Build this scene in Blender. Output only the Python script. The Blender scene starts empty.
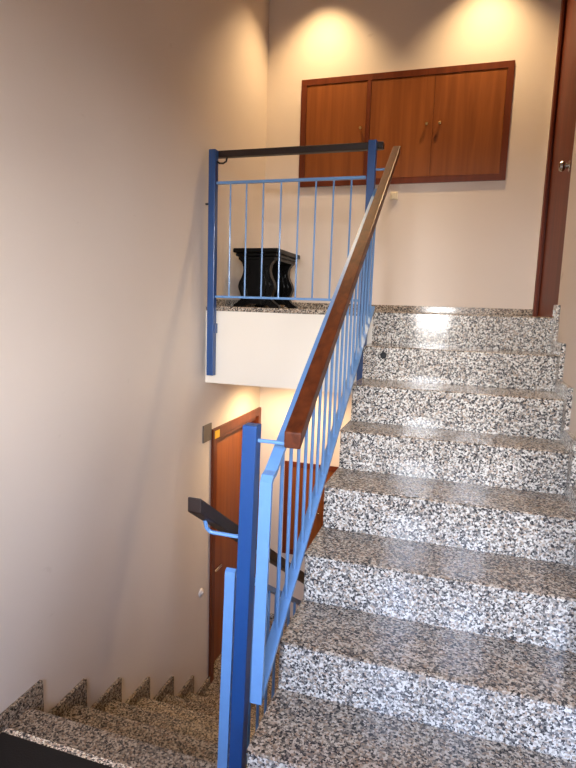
import bpy, bmesh, math, random
from mathutils import Vector, Matrix
random.seed(7)
S = bpy.context.scene
COL = S.collection

# ------------------------------------------------------------------ camera
cam = bpy.data.cameras.new('camera')
cam.sensor_fit = 'HORIZONTAL'; cam.sensor_width = 36.0
cam.lens = 36.0 * 550.8 / 576.0
cam.clip_start = 0.02
camo = bpy.data.objects.new('camera', cam); COL.objects.link(camo)
R = Vector((0.95296375, 0.30144532, 0.0314772)); U = Vector((-0.07199012, 0.12424471, 0.98963664)); F = Vector((-0.29441046, 0.94535389, -0.14010179))
camo.matrix_world = Matrix(((R.x, U.x, -F.x, 0.488), (R.y, U.y, -F.y, -1.298), (R.z, U.z, -F.z, 1.240), (0, 0, 0, 1)))
S.camera = camo

# ------------------------------------------------------------------ exposure
vs = S.view_settings
vs.view_transform = 'Standard'; vs.look = 'None'; vs.gamma = 1.0; vs.use_curve_mapping = False
vs.exposure = 0.0

# ------------------------------------------------------------------ world: pale sky above, darker ground below
SKY = 64.0
w = bpy.data.worlds.new('sky'); S.world = w; w.use_nodes = True
nt = w.node_tree; nt.nodes.clear()
tc = nt.nodes.new('ShaderNodeTexCoord'); sp = nt.nodes.new('ShaderNodeSeparateXYZ')
cr = nt.nodes.new('ShaderNodeValToRGB'); bg = nt.nodes.new('ShaderNodeBackground'); out = nt.nodes.new('ShaderNodeOutputWorld')
mr = nt.nodes.new('ShaderNodeMapRange'); mr.inputs['From Min'].default_value = -1; mr.inputs['From Max'].default_value = 1
nt.links.new(tc.outputs['Generated'], sp.inputs[0]); nt.links.new(sp.outputs['Z'], mr.inputs['Value']); nt.links.new(mr.outputs[0], cr.inputs[0])
e = cr.color_ramp.elements
e[0].position = 0.475; e[0].color = (0.06, 0.05, 0.042, 1)
e[1].position = 0.50; e[1].color = (0.98, 0.965, 0.95, 1)
x = e.new(0.62); x.color = (0.87, 0.90, 0.96, 1)
x = e.new(0.75); x.color = (0.48, 0.64, 1.0, 1)
nt.links.new(cr.outputs[0], bg.inputs[0]); bg.inputs[1].default_value = SKY
nt.links.new(bg.outputs[0], out.inputs[0])

# window openings in the rear wall behind the camera: x0, x1, z0, z1
YR = -2.2
WINS = [(-0.08, 0.32, 0.80, 2.30), (0.46, 0.86, 1.50, 2.30), (1.34, 1.70, 0.80, 2.30)]  # last opening widened to throw more light on the left wall
for i, (x0, x1, z0, z1) in enumerate(WINS):
    l = bpy.data.lights.new('daylight_portal', 'AREA'); l.shape = 'RECTANGLE'; l.size = x1 - x0; l.size_y = z1 - z0
    l.cycles.is_portal = True
    o = bpy.data.objects.new('daylight_portal', l); COL.objects.link(o)
    o.location = ((x0 + x1) / 2, YR - 0.06, (z0 + z1) / 2); o.rotation_euler = (math.radians(90), 0, 0)

# unseen side window, added to light the left wall (y0, y1, z0, z1 at x = 1.75)
ADDED_WIN = (-2.00, -1.45, 0.85, 1.75)
l = bpy.data.lights.new('daylight_portal', 'AREA'); l.shape = 'RECTANGLE'; l.size = ADDED_WIN[3] - ADDED_WIN[2]; l.size_y = ADDED_WIN[1] - ADDED_WIN[0]
l.cycles.is_portal = True
o = bpy.data.objects.new('daylight_portal', l); COL.objects.link(o)
o.location = (1.81, (ADDED_WIN[0] + ADDED_WIN[1]) / 2, (ADDED_WIN[2] + ADDED_WIN[3]) / 2); o.rotation_euler = (0, math.radians(90), 0)

WARM = (1.0, 0.70, 0.36)
P_UP, P_LOW = 115.0, 66.0

# ------------------------------------------------------------------ materials
def newmat(name):
    m = bpy.data.materials.new(name); m.use_nodes = True
    return m, m.node_tree.nodes, m.node_tree.links, m.node_tree.nodes['Principled BSDF']
def lin(r, g, b):
    f = lambda c: ((c / 255 + 0.055) / 1.055) ** 2.4 if c > 10 else c / 255 / 12.92
    return (f(r), f(g), f(b), 1)
def plain(name, c, rough=0.5, metal=0.0, coat=0.0, bump=0.0, bscale=60):
    m, n, l, b = newmat(name)
    b.inputs['Roughness'].default_value = rough; b.inputs['Metallic'].default_value = metal; b.inputs['Coat Weight'].default_value = coat
    t = n.new('ShaderNodeTexCoord'); ns = n.new('ShaderNodeTexNoise'); ns.inputs['Scale'].default_value = bscale
    l.new(t.outputs['Object'], ns.inputs['Vector'])
    mx = n.new('ShaderNodeMix'); mx.data_type = 'RGBA'
    mx.inputs['A'].default_value = c; mx.inputs['B'].default_value = tuple(v * 0.9 for v in c[:3]) + (1,)
    l.new(ns.outputs[0], mx.inputs['Factor']); l.new(mx.outputs['Result'], b.inputs['Base Color'])
    if bump:
        bp = n.new('ShaderNodeBump'); bp.inputs['Strength'].default_value = bump; bp.inputs['Distance'].default_value = 0.002
        l.new(ns.outputs[0], bp.inputs['Height']); l.new(bp.outputs[0], b.inputs['Normal'])
    return m
def plaster(name, c):
    m, n, l, b = newmat(name)
    b.inputs['Roughness'].default_value = 0.6
    t = n.new('ShaderNodeTexCoord')
    big = n.new('ShaderNodeTexNoise'); big.inputs['Scale'].default_value = 2.2; big.inputs['Detail'].default_value = 3
    fine = n.new('ShaderNodeTexNoise'); fine.inputs['Scale'].default_value = 45; fine.inputs['Detail'].default_value = 2
    l.new(t.outputs['Object'], big.inputs['Vector']); l.new(t.outputs['Object'], fine.inputs['Vector'])
    mx = n.new('ShaderNodeMix'); mx.data_type = 'RGBA'; mx.inputs['A'].default_value = c
    mx.inputs['B'].default_value = (c[0] * 0.95, c[1] * 0.935, c[2] * 0.92, 1)
    l.new(big.outputs[0], mx.inputs['Factor'])
    # faint scuffs, thin and sparse
    mp = n.new('ShaderNodeMapping'); mp.inputs['Scale'].default_value = (3, 5, 9); mp.inputs['Rotation'].default_value = (0.6, 0, 0)
    l.new(t.outputs['Object'], mp.inputs['Vector'])
    sc = n.new('ShaderNodeTexNoise'); sc.inputs['Scale'].default_value = 1.6; sc.inputs['Detail'].default_value = 6
    l.new(mp.outputs[0], sc.inputs['Vector'])
    rp = n.new('ShaderNodeValToRGB'); rp.color_ramp.elements[0].position = 0.70; rp.color_ramp.elements[1].position = 0.78
    rp.color_ramp.elements[0].color = (1, 1, 1, 1); rp.color_ramp.elements[1].color = (0.88, 0.86, 0.84, 1)
    l.new(sc.outputs[0], rp.inputs[0])
    mu = n.new('ShaderNodeMix'); mu.data_type = 'RGBA'; mu.blend_type = 'MULTIPLY'; mu.inputs['Factor'].default_value = 1
    l.new(mx.outputs['Result'], mu.inputs['A']); l.new(rp.outputs[0], mu.inputs['B'])
    l.new(mu.outputs['Result'], b.inputs['Base Color'])
    bp = n.new('ShaderNodeBump'); bp.inputs['Strength'].default_value = 0.12; bp.inputs['Distance'].default_value = 0.003
    l.new(fine.outputs[0], bp.inputs['Height']); l.new(bp.outputs[0], b.inputs['Normal'])
    return m
def granite(name, tint=(1.0, 1.0, 1.0), rough=0.10):
    m, n, l, b = newmat(name)
    t = n.new('ShaderNodeTexCoord')
    wob = n.new('ShaderNodeTexNoise'); wob.inputs['Scale'].default_value = 200; wob.inputs['Detail'].default_value = 1
    l.new(t.outputs['Object'], wob.inputs['Vector'])
    ad = n.new('ShaderNodeMix'); ad.data_type = 'VECTOR'; ad.inputs['Factor'].default_value = 0.007
    l.new(t.outputs['Object'], ad.inputs['A']); l.new(wob.outputs['Color'], ad.inputs['B'])
    v1 = n.new('ShaderNodeTexVoronoi'); v1.inputs['Scale'].default_value = 160; l.new(ad.outputs['Result'], v1.inputs['Vector'])
    s1 = n.new('ShaderNodeSeparateColor'); l.new(v1.outputs['Color'], s1.inputs[0])
    r1 = n.new('ShaderNodeValToRGB'); r1.color_ramp.interpolation = 'CONSTANT'
    stops = [(0.0, lin(58, 57, 58)), (0.16, lin(104, 101, 99)), (0.32, lin(142, 137, 131)), (0.48, lin(186, 178, 168)), (0.64, lin(214, 209, 200)), (0.86, lin(168, 150, 134))]
    el = r1.color_ramp.elements
    el[0].position, el[0].color = stops[0]; el[1].position, el[1].color = stops[1]
    for q, c in stops[2:]:
        z = el.new(q); z.color = c
    l.new(s1.outputs[0], r1.inputs[0])
    # clusters of black mica
    n2 = n.new('ShaderNodeTexNoise'); n2.inputs['Scale'].default_value = 120; n2.inputs['Detail'].default_value = 3; n2.inputs['Roughness'].default_value = 0.6
    l.new(t.outputs['Object'], n2.inputs['Vector'])
    r2 = n.new('ShaderNodeValToRGB'); r2.color_ramp.elements[0].position = 0.60; r2.color_ramp.elements[1].position = 0.65
    l.new(n2.outputs[0], r2.inputs[0])
    mx = n.new('ShaderNodeMix'); mx.data_type = 'RGBA'; mx.inputs['B'].default_value = lin(56, 56, 60)
    l.new(r2.outputs[0], mx.inputs['Factor']); l.new(r1.outputs[0], mx.inputs['A'])
    mu = n.new('ShaderNodeMix'); mu.data_type = 'RGBA'; mu.blend_type = 'MULTIPLY'; mu.inputs['Factor'].default_value = 1
    mu.inputs['B'].default_value = tuple(tint) + (1,); l.new(mx.outputs['Result'], mu.inputs['A'])
    l.new(mu.outputs['Result'], b.inputs['Base Color'])
    b.inputs['Roughness'].default_value = rough
    return m
def wood(name, c1, c2, rough=0.35, axis='Z', scale=1.0, coat=0.25):
    m, n, l, b = newmat(name)
    t = n.new('ShaderNodeTexCoord'); mp = n.new('ShaderNodeMapping')
    k = {'Z': (22, 22, 1.3), 'Y': (22, 1.3, 22), 'X': (1.3, 22, 22)}[axis]
    mp.inputs['Scale'].default_value = tuple(v * scale for v in k)
    l.new(t.outputs['Object'], mp.inputs['Vector'])
    a = n.new('ShaderNodeTexNoise'); a.inputs['Scale'].default_value = 1.0; a.inputs['Detail'].default_value = 6; a.inputs['Distortion'].default_value = 0.6
    l.new(mp.outputs[0], a.inputs['Vector'])
    r = n.new('ShaderNodeValToRGB'); r.color_ramp.elements[0].position = 0.32; r.color_ramp.elements[1].position = 0.68
    r.color_ramp.elements[0].color = c1; r.color_ramp.elements[1].color = c2
    l.new(a.outputs[0], r.inputs[0]); l.new(r.outputs[0], b.inputs['Base Color'])
    b.inputs['Roughness'].default_value = rough; b.inputs['Coat Weight'].default_value = coat; b.inputs['Coat Roughness'].default_value = 0.2
    return m
def emit(name, c, s):
    m, n, l, b = newmat(name)
    b.inputs['Emission Color'].default_value = c + (1,); b.inputs['Emission Strength'].default_value = s; b.inputs['Base Color'].default_value = (.8, .8, .8, 1)
    return m
def glass(name):
    m, n, l, b = newmat(name); n.remove(b)
    o = n['Material Output']; tr = n.new('ShaderNodeBsdfTransparent'); gl = n.new('ShaderNodeBsdfGlossy'); gl.inputs['Roughness'].default_value = 0.02
    fr = n.new('ShaderNodeFresnel'); mx = n.new('ShaderNodeMixShader')
    l.new(fr.outputs[0], mx.inputs[0]); l.new(tr.outputs[0], mx.inputs[1]); l.new(gl.outputs[0], mx.inputs[2]); l.new(mx.outputs[0], o.inputs[0])
    return m

M = {
    'wall': plaster('cream wall paint', lin(224, 211, 200)),
    'white': plaster('white plaster', lin(240, 231, 218)),
    'ceiling': plaster('ceiling paint', lin(186, 170, 152)),
    'granite': granite('polished speckled granite'),
    'granite_pale': granite('pale granite strip', (1.75, 1.75, 1.72)),
    'granite_worn_shaded': granite('worn granite shaded darker for the lower flight', (0.66, 0.57, 0.49), 0.2),  # darkened partly for wear, partly for shade put into the tint
    'granite_shaded': granite('granite shaded brown for the treads', (0.80, 0.71, 0.62), 0.12),  # riser granite again; shade on treads and landing put into its tint
    'cupboard': wood('cherry veneer', lin(122, 65, 28), lin(144, 83, 38), 0.4),
    'frame': wood('dark cherry frame', lin(92, 40, 18), lin(112, 52, 26), 0.4),
    'door': wood('reddish door veneer', lin(124, 62, 22), lin(146, 79, 30), 0.4),
    'door_dark': wood('mahogany door', lin(88, 34, 16), lin(110, 46, 22), 0.5, 'Z', 1, 0.0),
    'rail_wood': wood('varnished brown handrail', lin(68, 28, 11), lin(96, 45, 20), 0.42, 'Y', 1.6, 0.0),
    'rail_dark': wood('dark stained handrail', lin(30, 19, 16), lin(44, 27, 21), 0.45, 'X', 1.6, 0.0),
    'blue': plain('deep blue enamel', lin(32, 74, 134), 0.35, coat=0.2),
    'light_blue': plain('light blue enamel', lin(104, 149, 203), 0.35, coat=0.2),
    'steel': plain('brushed steel', lin(190, 186, 180), 0.25, 1.0),
    'brass': plain('warm brass', lin(200, 170, 120), 0.25, 1.0),
    'black_wood': wood('black lacquered wood', lin(7, 6, 6), lin(14, 12, 11), 0.3, 'Z', 1, 0.0),
    'mat': plain('black ribbed mat', lin(26, 23, 23), 0.9, bump=0.6, bscale=150),
    'cream_plastic': plain('cream plastic', lin(232, 220, 196), 0.35),
    'grey': plain('grey metal plate', lin(112, 104, 96), 0.45, 0.3),
    'yellow': plain('yellow sticker', lin(240, 186, 30), 0.5),
    'dark_metal': plain('dark metal', lin(40, 40, 48), 0.4, 0.5),
    'spot': plain('black mineral', lin(20, 20, 22), 0.2),
    'alu': plain('white lacquered aluminium', lin(225, 225, 225), 0.4),
    'glass': glass('clear window glass'),
    'lamp': emit('lamp glass', WARM, 12.0),
}

M['door_dark'].node_tree.nodes['Principled BSDF'].inputs['Specular IOR Level'].default_value = 0.2
for k_ in ('frame', 'door', 'cupboard', 'rail_wood'):
    M[k_].node_tree.nodes['Principled BSDF'].inputs['Specular IOR Level'].default_value = 0.25
    M[k_].node_tree.nodes['Principled BSDF'].inputs['Coat Weight'].default_value = 0.06
M['black_wood'].node_tree.nodes['Principled BSDF'].inputs['Specular IOR Level'].default_value = 0.12

# ------------------------------------------------------------------ mesh helpers
def bm_new(): return bmesh.new()
def box(bm, x0, x1, y0, y1, z0, z1, bev=0.0, seg=2):
    vs_ = [bm.verts.new((x, y, z)) for x in (x0, x1) for y in (y0, y1) for z in (z0, z1)]
    i = [(0, 1, 3, 2), (4, 6, 7, 5), (0, 4, 5, 1), (2, 3, 7, 6), (0, 2, 6, 4), (1, 5, 7, 3)]
    fs = [bm.faces.new([vs_[k] for k in q]) for q in i]
    if bev:
        ed = list({e_ for f in fs for e_ in f.edges})
        bmesh.ops.bevel(bm, geom=ed, offset=bev, segments=seg, affect='EDGES', profile=0.5)
    return bm
def prism(bm, pts, a0, a1, axis='x', bev=0.0):
    """extrude a closed 2D polygon along an axis; pts are the two other coordinates in order"""
    def P(a, p):
        return {'x': (a, p[0], p[1]), 'y': (p[0], a, p[1]), 'z': (p[0], p[1], a)}[axis]
    A = [bm.verts.new(P(a0, p)) for p in pts]; B = [bm.verts.new(P(a1, p)) for p in pts]
    fs = [bm.faces.new(A), bm.faces.new(B[::-1])]
    n = len(pts)
    for k in range(n): fs.append(bm.faces.new((A[k], B[k], B[(k + 1) % n], A[(k + 1) % n])))
    if bev:
        ed = list({e_ for f in fs for e_ in f.edges})
        bmesh.ops.bevel(bm, geom=ed, offset=bev, segments=2, affect='EDGES', profile=0.5)
    return bm
def beam(bm, p0, p1, wx, h, bev=0.0, up=(0, 0, 1), vcut=True):
    """bar of width wx (sideways) and height h between two points (centre line); ends cut square"""
    p0 = Vector(p0); p1 = Vector(p1); d = (p1 - p0).normalized(); s = d.cross(Vector(up)).normalized(); u = s.cross(d)
    vs_ = []
    for p in (p0, p1):
        for a, c in ((-1, -1), (1, -1), (1, 1), (-1, 1)):
            vs_.append(bm.verts.new(p + s * a * wx / 2 + u * c * h / 2))
    fs = [bm.faces.new([vs_[k] for k in q]) for q in ((0, 1, 2, 3), (7, 6, 5, 4), (0, 4, 5, 1), (1, 5, 6, 2), (2, 6, 7, 3), (3, 7, 4, 0))]
    if bev:
        ed = list({e_ for f in fs for e_ in f.edges})
        bmesh.ops.bevel(bm, geom=ed, offset=bev, segments=2, affect='EDGES', profile=0.5)
    return bm
def tube(bm, pts, r, n=10):
    pts = [Vector(p) for p in pts]; rings = []
    for k, p in enumerate(pts):
        d = ((pts[k + 1] - p) if k < len(pts) - 1 else Vector()).normalized() + ((p - pts[k - 1]) if k else Vector()).normalized()
        d.normalize()
        a = d.cross(Vector((0, 0, 1)))
        if a.length < 0.2: a = d.cross(Vector((0, 1, 0)))
        a.normalize(); b = a.cross(d).normalized()
        if k and (rings[-1][1].dot(a) < 0): a, b = -a, -b
        rings.append(([bm.verts.new(p + r * (math.cos(t) * a + math.sin(t) * b)) for t in [2 * math.pi * j / n for j in range(n)]], a))
    for k in range(len(rings) - 1):
        A, B = rings[k][0], rings[k + 1][0]
        for j in range(n): bm.faces.new((A[j], A[(j + 1) % n], B[(j + 1) % n], B[j]))
    bm.faces.new(rings[0][0][::-1]); bm.faces.new(rings[-1][0])
    return bm
def lathe(bm, prof, c, axis, n=20):
    """prof: (radius, height) list; revolved about axis through c"""
    ax = Vector(axis).normalized(); a = ax.orthogonal().normalized(); b = ax.cross(a); c = Vector(c); rings = []
    for r, h in prof:
        rings.append([bm.verts.new(c + ax * h + max(r, 1e-4) * (math.cos(t) * a + math.sin(t) * b)) for t in [2 * math.pi * j / n for j in range(n)]])
    for A, B in zip(rings, rings[1:]):
        for j in range(n): bm.faces.new((A[j], A[(j + 1) % n], B[(j + 1) % n], B[j]))
    bm.faces.new(rings[0][::-1]); bm.faces.new(rings[-1])
    return bm
WORLD = {}
def obj(name, bm, mat, parent=None, smooth=False, label=None):
    """mesh given in world coordinates; kept relative to its parent's origin"""
    off = WORLD[parent.name] if parent else Vector((0, 0, 0))
    bmesh.ops.recalc_face_normals(bm, faces=bm.faces)
    for v in bm.verts: v.co -= off
    me = bpy.data.meshes.new(name); bm.to_mesh(me); bm.free(); me.materials.append(M[mat])
    if smooth:
        for p in me.polygons: p.use_smooth = True
        try: me.set_sharp_from_angle(angle=math.radians(40))
        except Exception: pass
    o = bpy.data.objects.new(name, me); COL.objects.link(o)
    WORLD[o.name] = off
    if parent: o.parent = parent
    if label: o['label'] = label
    return o
def thing(name, loc, label, cat, group=None, kind=None):
    o = bpy.data.objects.new(name, None); COL.objects.link(o); o.location = loc; o.empty_display_size = 0.1
    WORLD[o.name] = Vector(loc)
    o['label'] = label; o['category'] = cat
    if group: o['group'] = group
    if kind: o['kind'] = kind
    return o
def struct(name, bm, mat, label=None, cat=None):
    o = obj(name, bm, mat); o['kind'] = 'structure'
    if label: o['label'] = label
    if cat: o['category'] = cat
    return o

# ------------------------------------------------------------------ dimensions
XL, XR, YB = -1.04, 0.95, 2.85
ZC, ZLAND, ZLOW = 3.68, 1.225, -1.415
ZM = -0.35                                            # half landing
TH = 0.12
UY = {-1: -0.264, 0: -0.004, 1: 0.270, 2: 0.545, 3: 0.812, 4: 1.085, 5: 1.318, 6: 1.590, 7: 1.850}
UZ = {-2: ZM, -1: -0.175, 0: 0.003, 1: 0.166, 2: 0.345, 3: 0.520, 4: 0.695, 5: 0.874, 6: 1.046, 7: ZLAND}
DY = {k: 0.280 + 0.2667 * k for k in range(0, 6)}
DZ = {k: ZM - 0.1775 * k for k in range(0, 7)}
GAPL = -0.138                                         # inner edge of the lower flight
XF = 1.75                                             # right side of the half landing behind the flight

# ------------------------------------------------------------------ walls
b = bm_new()
box(b, XL - TH, XL, YR - TH, 1.955, ZLOW - 0.1, ZC)
box(b, XL - TH, XL, 1.955, 2.80, 0.36, ZC)
box(b, XL - TH, XL, 2.80, YB + TH, ZLOW - 0.1, ZC)
box(b, XL - TH - .03, XL - TH, 1.90, YB, ZLOW - 0.1, 0.45)
struct('wall_left', b, 'wall')
b = bm_new(); box(b, XL, XR + TH, YB, YB + TH, ZLOW - 0.1, ZC); struct('wall_back', b, 'wall')
b = bm_new()
DT = 3.36
box(b, XR, XR + TH, 0.22, 1.87, ZLOW - 0.1, ZC); box(b, XR, XR + TH, -0.45, 0.22, ZLOW - 0.1, ZM - 0.18)
box(b, XR, XR + TH, 1.87, YB, ZLOW - 0.1, ZLAND)
box(b, XR, XR + TH, 1.87, YB, DT, ZC)
box(b, XR, XR + TH, 2.80, YB, ZLAND, DT); box(b, XR + TH, XR + TH + .03, 1.87, YB, ZLAND, DT)
struct('wall_right', b, 'wall')
b = bm_new(); YS = 0.22
box(b, XR + TH, XF + TH, YS, YS + TH, ZM - 0.1, ZC)
box(b, XF, XF + TH, YR, ADDED_WIN[0], ZM - 0.1, ZC); box(b, XF, XF + TH, ADDED_WIN[1], YS, ZM - 0.1, ZC)
box(b, XF, XF + TH, ADDED_WIN[0], ADDED_WIN[1], ZM - 0.1, ADDED_WIN[2]); box(b, XF, XF + TH, ADDED_WIN[0], ADDED_WIN[1], ADDED_WIN[3], ZC)
struct('wall_side', b, 'wall')
b = bm_new()
xs = [XL] + [v for q in WINS for v in q[:2]] + [XF + TH]
for i in range(0, len(xs), 2): box(b, xs[i], xs[i + 1], YR - TH, YR, ZM - 0.1, ZC)
for x0, x1, z0, z1 in WINS:
    box(b, x0, x1, YR - TH, YR, ZM - 0.1, z0); box(b, x0, x1, YR - TH, YR, z1, ZC)
struct('wall_rear', b, 'wall')
for i, (x0, x1, z0, z1) in enumerate(WINS):
    t = thing('window_%d' % (i + 1), ((x0 + x1) / 2, YR - 0.09, z0), ['tall narrow window in the wall behind the half landing', 'short high window in the wall behind the half landing', 'slim window at the right of the wall behind the half landing'][i], 'window', kind='structure')
    f = bm_new(); fw = 0.022
    box(f, x0, x0 + fw, YR - .11, YR - .07, z0, z1); box(f, x1 - fw, x1, YR - .11, YR - .07, z0, z1)
    box(f, x0 + fw, x1 - fw, YR - .11, YR - .07, z0, z0 + fw); box(f, x0 + fw, x1 - fw, YR - .11, YR - .07, z1 - fw, z1)
    obj('window_frame', f, 'alu', t)
    g = bm_new(); box(g, x0 + fw, x1 - fw, YR - .092, YR - .088, z0 + fw, z1 - fw); obj('window_pane', g, 'glass', t)
t = thing('window_4', (XF + .09, (ADDED_WIN[0] + ADDED_WIN[1]) / 2, ADDED_WIN[2]), 'added window in the side wall of the half landing, lighting the left wall', 'window', kind='structure')
f = bm_new(); fw = .03; x0, x1 = XF + .07, XF + .11; y0, y1, z0, z1 = ADDED_WIN
box(f, x0, x1, y0, y0 + fw, z0, z1); box(f, x0, x1, y1 - fw, y1, z0, z1); box(f, x0, x1, y0 + fw, y1 - fw, z0, z0 + fw); box(f, x0, x1, y0 + fw, y1 - fw, z1 - fw, z1)
obj('window_frame', f, 'alu', t)
g = bm_new(); box(g, XF + .088, XF + .092, y0 + fw, y1 - fw, z0 + fw, z1 - fw); obj('window_pane', g, 'glass', t)
b = bm_new(); box(b, XL - TH, XF + TH, YR - TH, YB + TH, ZC, ZC + 0.1); struct('ceiling', b, 'ceiling')
# ------------------------------------------------------------------ floors and the landing slab
b = bm_new(); box(b, XL, XR, -0.45, YB, ZLOW - 0.1, ZLOW); box(b, XL - TH, XL, 1.955, 2.80, ZLOW - 0.1, ZLOW); struct('floor', b, 'granite_worn_shaded')
b = bm_new(); box(b, XL - TH, XR + TH, -0.57, -0.45, ZLOW - 0.1, ZM - 0.18); struct('wall_low', b, 'wall')
b = bm_new(); box(b, XL, GAPL, YR, DY[0], ZM - 0.03, ZM); box(b, GAPL, XF, YR, -0.24, ZM - 0.03, ZM); box(b, XR, XF, -0.24, 0.22, ZM - 0.03, ZM); struct('floor', b, 'granite_worn_shaded')
b = bm_new(); box(b, XL, GAPL, YR, DY[0] - .03, ZM - 0.18, ZM - .03); box(b, GAPL, XF, YR, -0.24, ZM - 0.18, ZM - .03); box(b, XR, XF, -0.24, 0.22, ZM - 0.18, ZM - .03); struct('ceiling', b, 'white')
b = bm_new(); box(b, XL, XR, 1.874, YB, ZLAND - 0.028, ZLAND); box(b, XL, -0.002, 1.838, 1.874, ZLAND - 0.028, ZLAND, 0.004); struct('floor', b, 'granite_shaded')
b = bm_new(); box(b, XL, XR, 1.874, YB, 0.745, ZLAND - .028); box(b, XL, 0.0, 1.848, 1.874, 0.745, ZLAND - .028); struct('ceiling', b, 'white')

# baseboards
b = bm_new(); box(b, XL, XR, YB - 0.014, YB, ZLAND, ZLAND + 0.045, 0.002); struct('baseboard_back', b, 'granite_shaded')
b = bm_new(); box(b, XL, XL + 0.014, 1.87, YB - .014, ZLAND, ZLAND + 0.045, 0.002); struct('baseboard_left', b, 'granite')
b = bm_new(); box(b, XL, XR, YB - 0.014, YB, ZLOW, ZLOW + 0.063, 0.002); struct('baseboard_low', b, 'granite')
b = bm_new(); box(b, XL, XL + .018, YR, DY[0], ZM, ZM + .063, 0.002); struct('baseboard_landing', b, 'granite_worn_shaded')

# ------------------------------------------------------------------ upper flight of stairs
t = thing('staircase', (0.46, -0.26, ZM), 'upper flight of polished speckled granite steps climbing to the landing on the right', 'stairs')
for k in range(-1, 8):
    y0 = UY[k]; y1 = UY[k + 1] + 0.02 if k < 7 else 1.874
    b = bm_new(); prism(b, [(y0, UZ[k] - .005), (y0 + .005, UZ[k]), (y1, UZ[k]), (y1, UZ[k] - .028), (y0 + .022, UZ[k] - .028), (y0 + .022, UZ[k] - .005)], -0.004, XR, 'x'); tr = obj('tread', b, 'granite_shaded', t)
    b = bm_new(); box(b, 0.0, XR, y0 + 0.002, y0 + 0.022, UZ[k - 1], UZ[k] - 0.005); ri = obj('riser', b, 'granite', t)
    if k == 6:
        b = bm_new(); lathe(b, [(0.017, 0), (0.017, 0.0015), (0.014, 0.003)], (0.105, y0 + 0.002, UZ[k] - 0.045), (0, -1, 0)); obj('dark_spot', b, 'spot', ri, label='round black spot on the granite riser')
    if k < 1: continue
    ya = y0 - 0.076 if k > 1 else 0.222; yb = UY[k + 1] - 0.076 if k < 7 else 1.868
    b = bm_new(); prism(b, [(ya, UZ[k - 1]), (y0, UZ[k - 1]), (y0, UZ[k]), (yb, UZ[k]), (yb, UZ[k] + 0.063), (ya, UZ[k] + 0.063)], XR - 0.02, XR, 'x', 0.002); obj('skirting', b, 'granite', t)
pts = [(UY[-1] + 0.024, ZM)]
for k in range(-1, 7):
    pts += [(UY[k] + 0.024, UZ[k] - 0.028), (UY[k + 1] + 0.024, UZ[k] - 0.028)]
pts += [(1.874, 0.90), (0.0, ZM)]
b = bm_new(); prism(b, pts, 0.006, XR, 'x'); obj('stair_body', b, 'white', t)

# ------------------------------------------------------------------ lower flight of stairs
t = thing('staircase', (-0.6, 0.3, ZLOW), 'lower flight of granite steps going down along the left wall to the wooden door', 'stairs')
for k in range(1, 6):
    b = bm_new(); box(b, XL + .001, GAPL, DY[k - 1] - 0.024, DY[k], DZ[k] - 0.028, DZ[k], 0.004); obj('tread', b, 'granite_worn_shaded', t)
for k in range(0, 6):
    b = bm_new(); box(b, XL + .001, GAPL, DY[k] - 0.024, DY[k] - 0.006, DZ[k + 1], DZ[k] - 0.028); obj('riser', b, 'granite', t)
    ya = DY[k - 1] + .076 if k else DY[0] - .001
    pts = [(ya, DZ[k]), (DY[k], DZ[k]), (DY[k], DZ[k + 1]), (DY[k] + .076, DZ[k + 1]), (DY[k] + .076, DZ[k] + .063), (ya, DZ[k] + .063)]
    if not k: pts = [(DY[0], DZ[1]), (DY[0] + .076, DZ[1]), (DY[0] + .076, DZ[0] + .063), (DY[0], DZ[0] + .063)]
    b = bm_new(); prism(b, pts, XL + .001, XL + 0.018, 'x'); obj('skirting', b, 'granite_worn_shaded', t)
b = bm_new(); box(b, XL + .001, XL + .018, DY[5] + .076, 1.938, ZLOW, ZLOW + .063, 0.002); obj('skirting', b, 'granite_worn_shaded', t)
pts = [(DY[0] - .024, ZM - 0.028)]
for k in range(0, 5): pts += [(DY[k] - .024, DZ[k + 1] - .028), (DY[k + 1] - .024, DZ[k + 1] - .028)]
pts += [(DY[5] - .024, ZLOW), (DY[4] - .18, ZLOW), (DY[0] - .024, ZM - .30)]
b = bm_new(); prism(b, pts, XL + .001, GAPL - .008, 'x'); obj('stair_body', b, 'white', t)

# ------------------------------------------------------------------ railings
SL = 0.667
# upper flight: near newel post, top post, welded frame, balusters, handrail
t = thing('stair_railing', (0.0, 0.1, 0.0), 'light blue railing with brown handrail and blue posts climbing beside the upper flight', 'railing')
P = 0.044
def post(parent, top, bot):
    b = bm_new(); tx, ty, tz = top; bx_, by_, bz = bot
    vs_ = [b.verts.new(q) for q in [(bx_, by_, bz), (bx_ + P, by_, bz), (bx_ + P, by_ + P, bz), (bx_, by_ + P, bz), (tx, ty, tz), (tx + P, ty, tz), (tx + P, ty + P, tz), (tx, ty + P, tz)]]
    fs = [b.faces.new([vs_[k] for k in q]) for q in ((3, 2, 1, 0), (4, 5, 6, 7), (0, 1, 5, 4), (1, 2, 6, 5), (2, 3, 7, 6), (3, 0, 4, 7))]
    bmesh.ops.bevel(b, geom=list(b.edges), offset=0.003, segments=2, affect='EDGES', profile=0.5)
    return obj('newel_post', b, 'blue', parent)
post(t, (-0.097, 0.15, 0.896), (-0.130, 0.15, -0.62))
post(t, (-0.067, 1.80, 2.140), (-0.069, 1.80, 0.82))
ztop = lambda y: 0.776 + SL * (y - 0.137)             # upper face of the top bar
zbot = lambda y: 0.100 + 0.656 * (y - 0.065)          # lower edge of the bottom bar
XA, XB = -0.020, 0.015
b = bm_new(); prism(b, [(0.098, 0.752), (0.112, 0.770), (0.137, 0.776), (1.80, ztop(1.80)), (1.80, ztop(1.80) - .014), (0.140, 0.762), (0.122, 0.757), (0.110, 0.748)], XA, XB, 'x'); obj('top_bar', b, 'light_blue', t)
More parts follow.
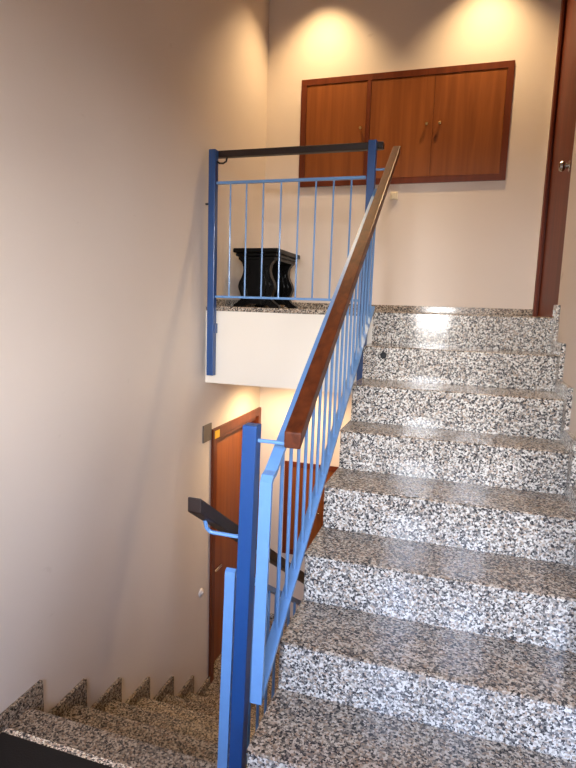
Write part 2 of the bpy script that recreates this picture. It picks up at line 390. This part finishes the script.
b = bm_new(); prism(b, [(0.062, 0.100), (0.074, 0.105), (0.110, 0.748), (0.098, 0.752)], XA, XB, 'x'); obj('end_bar', b, 'light_blue', t)
b = bm_new(); prism(b, [(0.062, 0.100), (1.80, zbot(1.80)), (1.80, zbot(1.80) + .016), (0.070, 0.122)], XA, XB, 'x'); obj('bottom_bar', b, 'light_blue', t)
y = 0.241
while y < 1.79:
    b = bm_new(); tube(b, [(-0.0025, y, zbot(y) + 0.012), (-0.0025, y + 0.006, ztop(y) - 0.01)], 0.0062, 8); obj('baluster', b, 'light_blue', t, True)
    y += 0.0888
b = bm_new()
H0 = Vector((0.055, 0.150, 0.889)); H1 = Vector((0.055, 1.972, 2.149)); nrm = Vector((0, -(H1.z - H0.z), H1.y - H0.y)).normalized()
prism(b, [(H0.y, H0.z), (H1.y, H1.z), (H1.y, H1.z - .048), (H0.y, H0.z - .048)], .030, .080, 'x', .004)
for v in b.verts:
    f_ = (v.co.y - H0.y) / (H1.y - H0.y); v.co.x += f_ * (.014 if v.co.x < .055 else .006)
hr = obj('handrail', b, 'rail_wood', t)
for yy, zz, x0 in ((0.172, 0.850, -0.055), (1.822, 1.989, -0.03)):
    b = bm_new(); tube(b, [(x0, yy, zz), (0.065, yy, zz)], 0.006, 8); obj('handrail_bracket', b, 'light_blue', t, True)

# lower flight
t = thing('stair_railing', (-0.16, 0.19, -0.35), 'light blue railing with dark handrail going down beside the lower flight', 'railing')
SD = 0.6655
zt = lambda y: 0.430 - SD * (y - 0.19)
zb_ = lambda y: -0.235 - SD * (y - 0.19)
XA, XB = -0.156, -0.123
b = bm_new(); prism(b, [(0.178, 0.425), (0.19, 0.432), (0.205, 0.424), (1.70, zt(1.70)), (1.70, zt(1.70) - .016), (0.19, 0.412)], XA, XB, 'x'); obj('top_bar', b, 'light_blue', t)
b = bm_new(); prism(b, [(0.142, -0.225), (0.154, -0.229), (0.19, 0.412), (0.178, 0.425)], XA, XB, 'x'); obj('end_bar', b, 'light_blue', t)
b = bm_new(); prism(b, [(0.142, -0.225), (0.142, -0.24), (1.70, zb_(1.70) - .016), (1.70, zb_(1.70))], XA, XB, 'x'); obj('bottom_bar', b, 'light_blue', t)
b = bm_new(); prism(b, [(1.69, zb_(1.70)), (1.70, zb_(1.70)), (1.70, zt(1.70) - .016), (1.69, zt(1.69) - .016)], XA, XB, 'x'); obj('end_bar', b, 'light_blue', t)
y = 0.29
while y < 1.68:
    b = bm_new(); tube(b, [(-0.14, y - .006, zb_(y) - 0.004), (-0.14, y, zt(y) - 0.012)], 0.0062, 8); obj('baluster', b, 'light_blue', t, True)
    y += 0.0905
post(t, (-0.17, 1.70, zt(1.70) + .12), (-0.17, 1.70, ZLOW))
b = bm_new(); G0 = Vector((-0.205, 0.065, 0.692)); G1 = Vector((-0.205, 1.80, 0.692 - SD * 1.735)); nrm = Vector((0, (G0.z - G1.z), G1.y - G0.y)).normalized()
prism(b, [(G0.y, G0.z), (G1.y, G1.z), (G1.y, G1.z - .046), (G0.y, G0.z - .046)], -.227, -.183, 'x', .004); obj('handrail', b, 'rail_dark', t)
b = bm_new(); tube(b, [(-0.1065, 0.172, 0.546), (-0.198, 0.172, 0.546), (-0.208, 0.170, 0.551), (-0.214, 0.165, 0.562), (-0.216, 0.158, 0.588)], 0.0062, 8); obj('handrail_bracket', b, 'light_blue', t, True)
b = bm_new(); tube(b, [(-0.17, 1.722, -0.48), (-0.205, 1.722, -0.48), (-0.205, 1.722, -0.455)], 0.0062, 8); obj('handrail_bracket', b, 'light_blue', t, True)

# landing railing
t = thing('landing_railing', (-0.5, 1.82, ZLAND), 'level blue railing with dark handrail guarding the edge of the upper landing', 'railing')
post(t, (-1.012, 1.80, 2.140), (-1.012, 1.80, 0.797))
b = bm_new(); box(b, -0.967, -0.0745, 1.812, 1.832, 1.942, 1.958, 0.002); obj('top_bar', b, 'light_blue', t)
b = bm_new(); box(b, -0.967, -0.0745, 1.812, 1.832, 1.276, 1.290, 0.002); obj('bottom_bar', b, 'light_blue', t)
for x_ in (-0.877, -0.775, -0.670, -0.562, -0.456, -0.355, -0.253, -0.153):
    b = bm_new(); tube(b, [(x_, 1.822, 1.285), (x_, 1.822, 1.946)], 0.0051, 8); obj('baluster', b, 'light_blue', t, True)
b = bm_new(); box(b, -1.0, 0.006, 1.858, 1.902, 2.108, 2.146, 0.006); obj('handrail', b, 'rail_dark', t)
for x_, s in ((-0.97, 1),):
    b = bm_new(); tube(b, [(x_, 1.822, 2.075), (x_ + s * .018, 1.824, 2.064), (x_ + s * .034, 1.84, 2.066), (x_ + s * .042, 1.865, 2.082), (x_ + s * .042, 1.878, 2.110)], 0.0055, 8); obj('handrail_bracket', b, 'dark_metal', t, True)
b = bm_new(); tube(b, [(XL, 1.825, 1.832), (-1.0125, 1.825, 1.832)], 0.006, 8); obj('wall_fixing', b, 'dark_metal', t, True)
b = bm_new(); box(b, -0.97, -0.962, 1.81, 1.85, 1.06, 1.12, 0.002); obj('fixing_plate', b, 'blue', t)

# ------------------------------------------------------------------ wall cupboards
def cupboard(x0, x1, z0, z1, bars, splits, label, zk):
    t = thing('wall_cupboard', ((x0 + x1) / 2, YB, z0), label, 'cupboard')
    fw = 0.042
    b = bm_new()
    prism(b, [(x0, z0), (x1, z0), (x1 - fw, z0 + fw), (x0 + fw, z0 + fw)], YB - .012, YB, 'y')
    prism(b, [(x0, z1), (x0 + fw, z1 - fw), (x1 - fw, z1 - fw), (x1, z1)], YB - .012, YB, 'y')
    prism(b, [(x0, z0), (x0 + fw, z0 + fw), (x0 + fw, z1 - fw), (x0, z1)], YB - .012, YB, 'y')
    prism(b, [(x1, z0), (x1, z1), (x1 - fw, z1 - fw), (x1 - fw, z0 + fw)], YB - .012, YB, 'y')
    for m in bars: box(b, m - .014, m + .014, YB - .012, YB, z0 + fw, z1 - fw)
    box(b, x0 + fw, x1 - fw, YB - .0015, YB, z0 + fw, z1 - fw)
    obj('frame', b, 'frame', t)
    for a, c, kx in splits:
        b = bm_new(); box(b, a + .0015, c - .0015, YB - .008, YB - .002, z0 + fw + .002, z1 - fw - .002, .001); d = obj('door', b, 'cupboard', t)
        b = bm_new(); lathe(b, [(.006, 0), (.005, .010), (.010, .014), (.012, .020), (.010, .026), (.004, .029)], (kx, YB - .008, zk), (0, -1, 0), 14); obj('knob', b, 'brass', d, True)
cupboard(-0.768, 0.693, 2.130, 2.887, [-0.265], [(-0.726, -0.279, -0.313), (-0.251, 0.190, 0.150), (0.190, 0.651, 0.238)], 'wide three-door cherry wood cupboard in the wall above the upper landing', 2.52)
cupboard(-0.806, -0.15, -0.79, -0.003, [], [(-0.764, -0.48, -0.51), (-0.48, -0.192, -0.45)], 'cherry wood wall cupboard seen low behind the railing of the upper flight', -0.40)

# ------------------------------------------------------------------ doors
t = thing('door_1', (XL, 2.4, ZLOW), 'reddish wooden door in the left wall at the foot of the lower flight', 'door', kind='structure')
y0, y1, z1 = 1.940, 2.845, 0.420
b = bm_new(); box(b, XL, XL + .018, y0, y0 + .055, ZLOW, z1, .002); box(b, XL, XL + .018, y1 - .055, y1 - .002, ZLOW, z1, .002); box(b, XL, XL + .018, y0 + .055, y1 - .055, z1 - .06, z1, .002)
box(b, XL - TH, XL, 1.955, 1.985, ZLOW, .36); box(b, XL - TH, XL, 2.77, 2.80, ZLOW, .36); box(b, XL - TH, XL, 1.985, 2.77, .33, .36)
fr = obj('door_frame', b, 'frame', t)
b = bm_new(); box(b, XL - .10, XL - .06, 1.985, 2.77, ZLOW + .004, .33); lf = obj('door_leaf', b, 'door', t)
b = bm_new(); lathe(b, [(.024, 0), (.024, .006), (.010, .008), (.010, .04)], (XL - .06, 2.05, -.63), (1, 0, 0)); tube(b, [(XL - .022, 2.05, -.63), (XL - .014, 2.07, -.632), (XL - .014, 2.16, -.632)], .011, 10); obj('door_handle', b, 'steel', lf, True)
b = bm_new(); box(b, XL + .018, XL + .019, 1.962, 2.035, .352, .405); obj('sticker', b, 'yellow', fr, label='small yellow sticker on the frame corner')
t = thing('door_2', (XR, 2.3, ZLAND), 'dark mahogany door with round steel handle in the right wall of the landing', 'door', kind='structure')
b = bm_new(); box(b, XR - .016, XR, 2.735, 2.80, ZLAND, DT + .04, .002); box(b, XR - .016, XR, 1.885, 2.735, DT - .01, DT + .04, .002); box(b, XR, XR + TH, 2.77, 2.80, ZLAND, DT); box(b, XR, XR + TH, 1.87, 1.90, ZLAND, DT)
obj('door_frame', b, 'door_dark', t)
b = bm_new(); box(b, XR + .012, XR + .06, 1.90, 2.77, ZLAND, DT); lf = obj('door_leaf', b, 'door_dark', t)
b = bm_new(); lathe(b, [(.028, 0), (.028, .006), (.012, .010), (.012, .022), (.022, .028), (.027, .040), (.022, .052), (.010, .056)], (XR + .012, 1.985, 2.005), (-1, 0, 0)); obj('door_handle', b, 'steel', lf, True)

# ------------------------------------------------------------------ stool on the landing
SX, SY, SZ = -0.845, 2.42, ZLAND
t = thing('stool', (SX, SY, SZ), 'black carved wooden stool with wavy lyre-shaped sides standing on the landing', 'stool')
half = [(.163, 0), (.160, .014), (.140, .026), (.112, .050), (.107, .068), (.116, .096), (.127, .125), (.128, .142), (.121, .168), (.104, .200), (.094, .235), (.094, .262), (.104, .290), (.122, .312)]
def smooth_half(h, n=4):
    o_ = []
    for i in range(len(h) - 1):
        p0 = h[max(i - 1, 0)]; p1 = h[i]; p2 = h[i + 1]; p3 = h[min(i + 2, len(h) - 1)]
        for j in range(n):
            s = j / n
            o_.append(tuple(0.5 * (2 * p1[c] + (p2[c] - p0[c]) * s + (2 * p0[c] - 5 * p1[c] + 4 * p2[c] - p3[c]) * s * s + (3 * p1[c] - p0[c] - 3 * p2[c] + p3[c]) * s ** 3) for c in (0, 1)))
    return o_ + [h[-1]]
hs = smooth_half(half)
for yc in (SY - .20, SY + .20):
    pts = [(SX + a, SZ + z) for a, z in hs] + [(SX - a, SZ + z) for a, z in hs[::-1]]
    # a shallow arch cut between the feet
    pts = [(SX + a, z) for a, z in ((-.10, SZ), (-.07, SZ + .022), (.07, SZ + .022), (.10, SZ))] + pts
    b = bm_new(); prism(b, pts, yc - .026, yc + .026, 'y'); sd = obj('side_panel', b, 'black_wood', t)
    # carved raised ribs following the outline
    for s in (-1, 1):
        for k in (.78, .55):
            b = bm_new(); tube(b, [(SX + s * a * k, yc - .026, SZ + z) for a, z in hs[8:-3:3]], .005, 6); obj('carved_rib', b, 'black_wood', sd, True)
b = bm_new(); box(b, SX - .012, SX + .012, SY - .174, SY + .174, SZ + .105, SZ + .155, .004); obj('stretcher', b, 'black_wood', t)
b = bm_new(); box(b, SX - .130, SX + .130, SY - .225, SY + .225, SZ + .312, SZ + .334, .004); box(b, SX - .146, SX + .146, SY - .240, SY + .240, SZ + .334, SZ + .356, .006); box(b, SX - .160, SX + .160, SY - .255, SY + .255, SZ + .356, SZ + .386, .008)
obj('seat', b, 'black_wood', t)

# ------------------------------------------------------------------ small things
t = thing('light_switch', (-0.05, YB, 2.047), 'small cream switch on the back wall just below the wide cupboard', 'switch')
b = bm_new(); box(b, -.078, -.022, YB - .012, YB, 2.020, 2.075, .004); obj('switch_plate', b, 'cream_plastic', t)
b = bm_new(); box(b, -.066, -.034, YB - .018, YB - .012, 2.028, 2.067, .003); obj('rocker', b, 'cream_plastic', t)
b = bm_new(); box(b, XL, XL + .008, 1.812, 1.934, .355, .468, .002); o = obj('sign_plate', b, 'grey'); o['label'] = 'plain grey plate on the left wall beside the top of the lower door'; o['category'] = 'plate'
t = thing('door_bell', (XL, 1.81, -.66), 'small cream bell push on the left wall beside the lower door', 'door bell')
b = bm_new(); lathe(b, [(.030, 0), (.029, .006), (.024, .011), (.015, .013)], (XL, 1.81, -.66), (1, 0, 0)); obj('bell_plate', b, 'wall', t, True)
b = bm_new(); lathe(b, [(.014, 0), (.013, .006), (.006, .009)], (XL + .012, 1.81, -.66), (1, 0, 0)); obj('push_button', b, 'wall', t, True)
b = bm_new(); box(b, XL + .022, -.24, -.75, .140, ZM, ZM + .010, .003); o = obj('floor_mat', b, 'mat'); o['label'] = 'black floor mat on the half landing at the top of the lower flight'; o['category'] = 'mat'
b = bm_new(); box(b, XL + .018, GAPL, .141, .168, ZM, ZM + .004, .001); o = obj('threshold_strip', b, 'granite_pale'); o['label'] = 'narrow pale granite strip along the edge of the black mat'; o['category'] = 'strip'

# ------------------------------------------------------------------ recessed spotlights
def spotlight(x_, y_, z_, power, label, size=95, group=None):
    t = thing('ceiling_light', (x_, y_, z_), label, 'ceiling light')
    b = bm_new(); lathe(b, [(.036, 0), (.048, 0), (.048, -.004), (.040, -.006), (.036, -.004)], (x_, y_, z_), (0, 0, 1), 24); obj('trim_ring', b, 'steel', t, True)
    b = bm_new(); lathe(b, [(.036, -.001), (.034, -.003)], (x_, y_, z_), (0, 0, 1), 24); obj('lamp_glass', b, 'lamp', t)
    l = bpy.data.lights.new('spot', 'SPOT'); l.energy = power; l.color = WARM; l.spot_size = math.radians(size); l.spot_blend = 0.8; l.shadow_soft_size = 0.03
    o = bpy.data.objects.new('spot', l); COL.objects.link(o); o.parent = t; o.location = (0, 0, -.012)
spotlight(-.60, YB - .30, ZC, P_UP, 'recessed spotlight in the ceiling above the left end of the wide cupboard')
spotlight(0.50, YB - .30, ZC, P_UP, 'recessed spotlight in the ceiling above the right end of the wide cupboard')
spotlight(-.66, 2.45, 0.745, P_LOW, 'recessed spotlight under the landing beside the lower door', 164)
